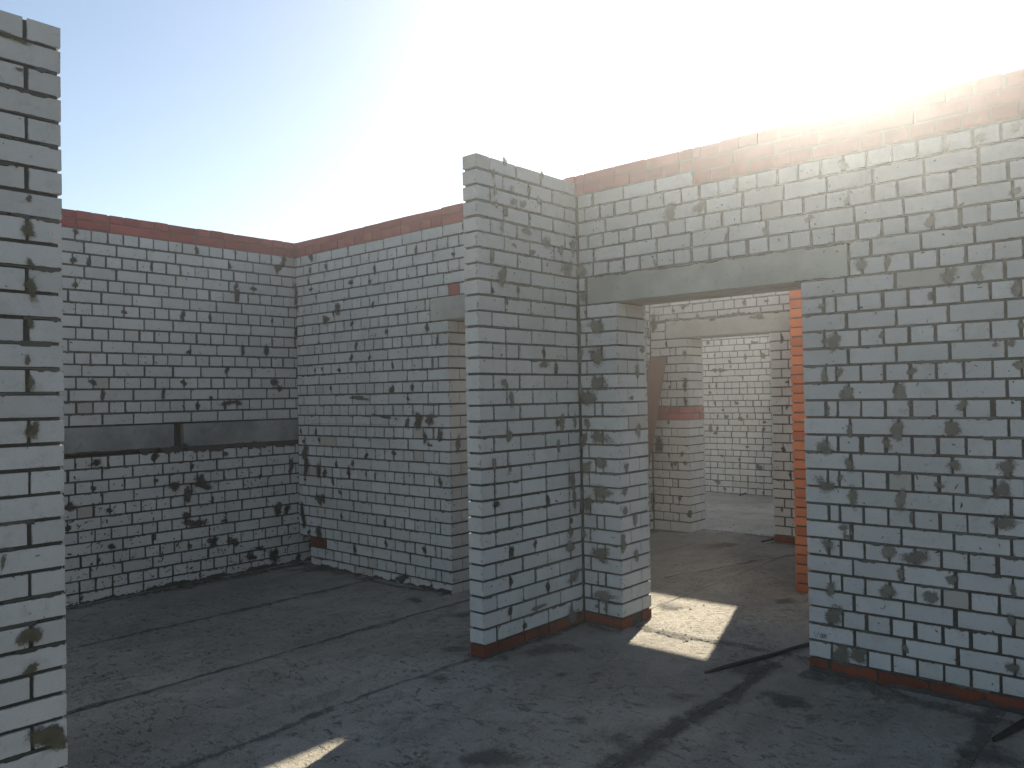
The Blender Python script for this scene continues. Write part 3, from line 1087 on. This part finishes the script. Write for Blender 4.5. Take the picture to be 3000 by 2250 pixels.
# ------------------------------------------------------------------ projecting half-brick wall (faces +X, end towards -Y)
W = Wall('partition_wall', (0, 0, 0), PI/2, 'narrow projecting white half-brick wall in the middle standing on a red brick course')
sc_h = 3.10/31
for k in range(31):
    z = 0.08+sc_h*k+0.006
    e = [0, 0.127, 0.387, 0.647, 0.907, 1.040] if k % 2 == 0 else [0, 0.257, 0.517, 0.777, 1.040]
    if k in (7, 9):
        e = [0, 0.127, 0.257, 0.387, 0.647, 0.907, 1.040]
    if k == 18:
        e = [0, 0.127, 0.257, 0.387, 0.647, 0.907, 1.040]
    W.row(e, z, 0.0858 if k < 26 else 0.083, joint=0.0145, ends=(True, False))
W.row([0, 0.13, 0.39, 0.65, 0.91, 1.040], 0.002, 0.072, 'shaded_brick', 0.008, ends=(True, False))
W.strip(0.0, 1.02, 0.004, 0.016, 0.004, -0.008, seed=35)
W.slab(c0, 1.042, c0, 0.12-c0, 0, 3.165)
W.smears(SM_stub)
W.specks(0.02, 1.02, 0.1, 3.1, 220, 0.014)
W.dabs(0.16, SMEAR_D)
W.finish()

# ------------------------------------------------------------------ near pillar end of the same partition (faces +X)
PY0 = -5.404
W = Wall('partition_wall', (-0.04, PY0, 0), PI/2, 'white brick wall end closest to the camera, at the left edge')
PE = 3.0
for k in range(31):
    z = 0.08+0.1*k+0.006
    if k % 2 == 0:
        e = edges(0, PE, 0.26, PE-0.128)
    else:
        e = edges(0, PE, 0.26, PE-0.258)
    W.row(e, z, 0.0862, joint=0.013, ends=(False, True))
W.row(edges(0, PE, 0.26, PE), 0.002, 0.072, 'shaded_brick', 0.008, ends=(False, True))
W.slab(0, PE-c0, c0, 0.12-c0, 0, 3.165)
W.smears([(a-PY0, z, w_, h_) for a, z, w_, h_ in SM_pillar], pool=SMEARS_B)
W.specks(PE-0.6, PE, 0.1, 3.1, 60, 0.010)
W.dabs(0.10, SMEAR_B)
W.finish()

# ------------------------------------------------------------------ second room: cross wall (faces +X)
W = Wall('brick_wall', (-1.70, 1.43, 0), PI/2, 'white brick wall seen at a slant through the wide doorway behind the leaning board',
         vis=lambda c: c.y > 4.2)
ML = 4.80-1.43-0.004
for k in range(30):
    z = 0.02+0.1*k+0.006
    if k == 0:
        z = 0.004
    e = edges(0, ML, 0.26, ML-0.1) if k % 2 else edges(0, ML, 0.13, ML-0.08)
    W.row(e, z, 0.0868)
for k in range(2):
    W.row(edges(0, ML, 0.26, 0.1*k), 3.03+0.1*k, 0.09, 'red_brick', depth=0.25)
W.slab(0, ML, c0, 0.25, 0, 3.22)
W.smears([(ML-0.05, 2.36, 0.10, 0.2), (ML-0.04, 0.35, 0.08, 0.34), (ML-0.1, 2.5, .1, .1)])
W.dabs(0.1, SMEAR_D)
W.finish()

# ------------------------------------------------------------------ second room: far wall with the second doorway (faces -Y)
W = Wall('brick_wall', (-1.70, 4.80, 0), 0, 'brick wall behind the wide doorway, with a red band on its left pier',
         vis=lambda c: c.x < 0.05 and c.z < 2.75)
JA, JB, RE = 0.50, 1.505, 6.0      # jambs at X = -1.20 and -0.195
for k in range(31):
    z = 0.02+0.1*k+0.006
    h = 0.0868
    if k == 0:
        z, h = 0.003, 0.105
    if k in (13, 14):
        continue
    zz = z
    if 1.3 < z:
        zz = 1.48+0.1*(k-15)+0.006
    if zz > 2.22:
        break
    st = (k % 2 == 0) if k < 13 else (k % 2 == 0)
    if st:
        W.row([0.004, 0.226, JA], zz, h, ends=(False, True))
        W.row([JA-0.26, JA-0.13, JA], zz, h, ends=(False, True), depth=0.25, d0=0.13, flip=True, prio=0.5)
    else:
        W.row([0.004, 0.135, 0.265, 0.345, JA], zz, h, ends=(False, True), enddepth=0.25)
        W.row([JA-0.255, JA], zz, h, ends=(False, True), depth=0.12, d0=0.26, flip=True, prio=0.5)
for k in range(2):
    W.row([0.004, 0.12, 0.25, 0.38, JA] if k else [0.004, 0.24, JA], 1.322+0.079*k, 0.072, 'red_brick', 0.008, ends=(False, True), enddepth=0.25)
    W.row([JA-0.25, JA], 1.322+0.079*k, 0.072, 'red_brick', 0.008, ends=(False, True), depth=0.12, d0=0.26, flip=True, prio=0.5)
for k in range(22):
    z = 0.08+0.1*k+0.006
    if k % 2 == 0:
        W.row(edges(JB, RE, 0.26, JB+0.20, .03), z, 0.0868, ends=(True, False))
    else:
        W.row([JB, JB+0.125]+edges(JB+0.125, RE, 0.13, JB+0.125)[1:], z, 0.0868, ends=(True, False))
    W.row(edges(JB, RE, 0.26, JB), z, 0.0868, ends=(True, False), depth=0.12, d0=0.26, flip=True, prio=0.01)
W.row(edges(JB, RE, 0.13, JB+0.12), 0.002, 0.072, 'shaded_brick', 0.008, ends=(True, False))
for k in (22, 23):
    W.row([0.004, 0.205], 0.08+0.1*k+0.006, 0.0868)
    W.row(edges(1.74, RE, 0.26, 1.74), 0.08+0.1*k+0.006, 0.0868)
W.beam('lintel', 0.215, 1.735, 2.288, 2.492, 0.001, 0.185, CONC, 15)
W.beam('lintel', 0.215, 1.735, 2.285, 2.492, 0.20, 0.378, CONC, 16)
W.row(edges(0.004, RE, 0.258, 0.12), 2.512, 0.056)
W.row(edges(0.004, RE, 0.13, 0.06), 2.582, 0.0868)
W.row(edges(0.004, RE, 0.26, 0.02), 2.682, 0.0868)
W.row(edges(0.004, RE, 0.13, 0.02), 2.782, 0.0868)
W.row(edges(0.004, RE, 0.26, 0.12), 2.882, 0.0868)
W.row(edges(0.004, RE, 0.13, 0.12), 2.982, 0.0868)
for q in range(8):
    W.row(edges(0.004, RE, 0.26, 0.13*(q % 2)), 2.5+0.072*q, 0.062, depth=0.12, d0=0.26, flip=True, prio=0.01)
for k in range(2):
    W.row(edges(0, RE, 0.26, 0.1*k), 3.084+0.075*k, 0.068, 'red_brick', depth=0.37)
W.slab(-0.5, -0.002, c0, T-c0, 0, 3.222)
W.slab(0, JA-c0, c0, T-c0, 0, 2.28)
W.slab(JB+c0, RE, c0, T-c0, 0, 2.28)
W.slab(0, 0.21, c0, T-c0, 2.28, 2.51)
W.slab(1.74, RE, c0, T-c0, 2.28, 2.51)
W.slab(0, RE, c0, T-c0, 2.496, 3.222)
W.strip(0.20, 1.80, 2.500, 0.030, 0.020, -0.009, seed=14)
W.smears([(a+1.70, z, min(w_, .3)*.7, h_*.8) for a, z, w_, h_ in SM_far], pool=SMEARS_D)
W.specks(0.02, JA, 0.05, 2.2, 120, 0.016)
W.specks(JB, JB+.4, 0.1, 2.2, 50, 0.014)
W.dabs(0.25, SMEAR_D)
W.finish()

# ------------------------------------------------------------------ third room: sunless back wall (faces -Y)
W = Wall('brick_wall', (-5.0, 8.50, 0), 0, 'pale brick wall farthest away, seen through both doorways',
         vis=lambda c: -3.15 < c.x < -1.7 and c.z < 2.6)
BE = 9.0
for k in range(31):
    z = 0.0+0.1*k+0.006-0.002
    if k % 2 == 0 and k != 18 or k == 17:
        e = edges(0, BE, 0.1315, 5-2.607+W.r.uniform(-.02, .02))
    else:
        e = edges(0, BE, 0.262, 5-2.66+W.r.choice([0, .05, -.08, .13]))
    W.row(e, z, 0.0868)
for k in range(4):
    W.row(edges(0, BE, 0.26, 0.13*k), 3.10+0.075*k, 0.068, 'red_brick', depth=0.25)
W.slab(0, BE, c0, T, 0, 3.385)
W.smears([(a+5.0, z, min(w_, .2)*.8, h_*.8) for a, z, w_, h_ in SM_back], pool=SMEARS_B)
W.specks(1.8, 3.3, 0.02, 2.5, 260, 0.014)
W.dabs(0.14, SMEAR_B)
W.finish()

# ------------------------------------------------------------------ red brick shaft behind the right jamb
W = Wall('brick_shaft', (0.848, 2.80, 0), 0, 'narrow orange red brick shaft standing just behind the right side of the wide doorway', 'shaft')
SW = 0.51
for k in range(41):
    z = 0.003+0.077*k
    if k % 2 == 0:
        W.row([0, 0.26, SW], z, 0.067, 'orange_brick', 0.008, ends=(True, True))
        W.row([0, 0.26, SW], z, 0.067, 'orange_brick', 0.008, ends=(True, True), d0=0.39, flip=True, prio=0.01)
        W.brick(0, 0.12, z, z+0.067, 'orange_brick', 0.13, 0.38, prio=.3)
        W.brick(SW-.12, SW, z, z+0.067, 'orange_brick', 0.13, 0.38, prio=.3)
    else:
        W.brick(0, 0.12, z, z+0.067, 'orange_brick', 0, 0.25)
        W.brick(0.13, SW-.13, z, z+0.067, 'orange_brick', 0, 0.12)
        W.brick(SW-.12, SW, z, z+0.067, 'orange_brick', 0, 0.25)
        W.brick(0, 0.12, z, z+0.067, 'orange_brick', 0.26, 0.51, flip=True, prio=.01)
        W.brick(0.13, SW-.13, z, z+0.067, 'orange_brick', 0.39, 0.51, flip=True, prio=.01)
        W.brick(SW-.12, SW, z, z+0.067, 'orange_brick', 0.26, 0.51, flip=True, prio=.01)
W.slab(.01, SW-.01, 0.010, 0.50, 0, 3.15)
W.finish()

# ------------------------------------------------------------------ leaning board
top_r, foot_r, wv = Vector((-1.45, 4.76, 2.07)), Vector((-1.60, 4.30, 0.0)), Vector((-0.1, -0.2, 0.0))
ax = (top_r-foot_r)
nrm = wv.cross(ax).normalized()*0.022
if nrm.dot(CAM_P-top_r) > 0:
    nrm = -nrm
V = []
for t in (0, 0.33, 0.66, 1):
    for q in (foot_r+ax*t, foot_r+ax*t+wv, foot_r+ax*t+wv+nrm, foot_r+ax*t+nrm):
        V.append(q-foot_r)
F = [[0, 1, 2, 3], [15, 14, 13, 12]]
for k in range(3):
    for i in range(4):
        j = (i+1) % 4
        F.append([k*4+j, k*4+i, k*4+4+i, k*4+4+j])
o = mesh_obj('wooden_board', V, F, WOOD, None, tuple(foot_r))
o['label'] = 'brown wooden board leaning in the corner of the room behind the wide doorway'
o['category'] = 'board'


# ------------------------------------------------------------------ black hoses on the floor
def tube(name, pts, rad, label, seg=8):
    V, F = [], []
    n = len(pts)
    P = [Vector(p) for p in pts]
    for i in range(n):
        d = (P[min(n-1, i+1)]-P[max(0, i-1)]).normalized()
        s_ = d.cross(Vector((0, 0, 1))).normalized()
        u_ = s_.cross(d)
        rr = rad if not isinstance(rad, (list, tuple)) else rad[i]
        for k in range(seg):
            a = 2*PI*k/seg
            V.append(P[i]+s_*math.cos(a)*rr+u_*math.sin(a)*rr)
    for i in range(n-1):
        for k in range(seg):
            j = (k+1) % seg
            F.append([i*seg+k, i*seg+j, (i+1)*seg+j, (i+1)*seg+k])
    F.append(list(range(seg))[::-1])
    F.append([(n-1)*seg+k for k in range(seg)])
    o = mesh_obj(name, [v-P[0] for v in V], F, RUBBER, None, tuple(P[0]))
    for pl in o.data.polygons:
        pl.use_smooth = True
    o['label'] = label
    o['category'] = 'hose'
    return o


tube('rubber_hose', [(1.19, .61, .004), (1.24, .74, .012), (1.29, .88, .014), (1.33, 1.0, .014), (1.375, 1.15, .012), (1.42, 1.29, .018), (1.47, 1.43, .02), (1.56, 1.62, .016), (1.75, 1.9, .015)],
     [.006, .012, .015, .015, .013, .013, .014, .014, .014], 'black rubber hose lying on the floor across the wide doorway, disappearing behind the right jamb')
tube('rubber_hose', [(2.66, .60, .010), (2.70, .74, .016), (2.735, .88, .018), (2.76, .98, .02), (2.79, 1.03, .06), (2.80, 1.028, .14)],
     [.010, .016, .018, .018, .018, .016], 'short black hose end at the foot of the right wall, in the bottom right corner')
tube('rubber_hose', [(-0.29, 4.70, .010), (-0.25, 4.82, .016), (-0.21, 4.92, .02), (-0.205, 5.05, .02)], .009,
     'thin black cable end at the foot of the second doorway beside its right jamb')
tube('rubber_hose', [(-2.26, 8.28, .008), (-2.25, 8.40, .012), (-2.24, 8.47, .02)], .012,
     'small dark strip on the floor at the foot of the farthest wall')


# ------------------------------------------------------------------ air volume added to stand in for lens glare around the sun
V, F = [], []
box_geo(-310, 310, -310, 310, -2.2, 3.75, V, F)
air = bpy.data.materials.new('lens_glare_air')
air.use_nodes = True
t = air.node_tree
t.nodes.clear()
mo = t.nodes.new('ShaderNodeOutputMaterial')
pv = t.nodes.new('ShaderNodeVolumePrincipled')
pv.inputs['Color'].default_value = (0.90, 0.94, 0.97, 1)
pv.inputs['Density'].default_value = 0.0066
pv.inputs['Anisotropy'].default_value = 0.845
t.links.new(pv.outputs[0], mo.inputs['Volume'])
o = mesh_obj('glare_haze', V, F, air)
o['kind'] = 'stuff'
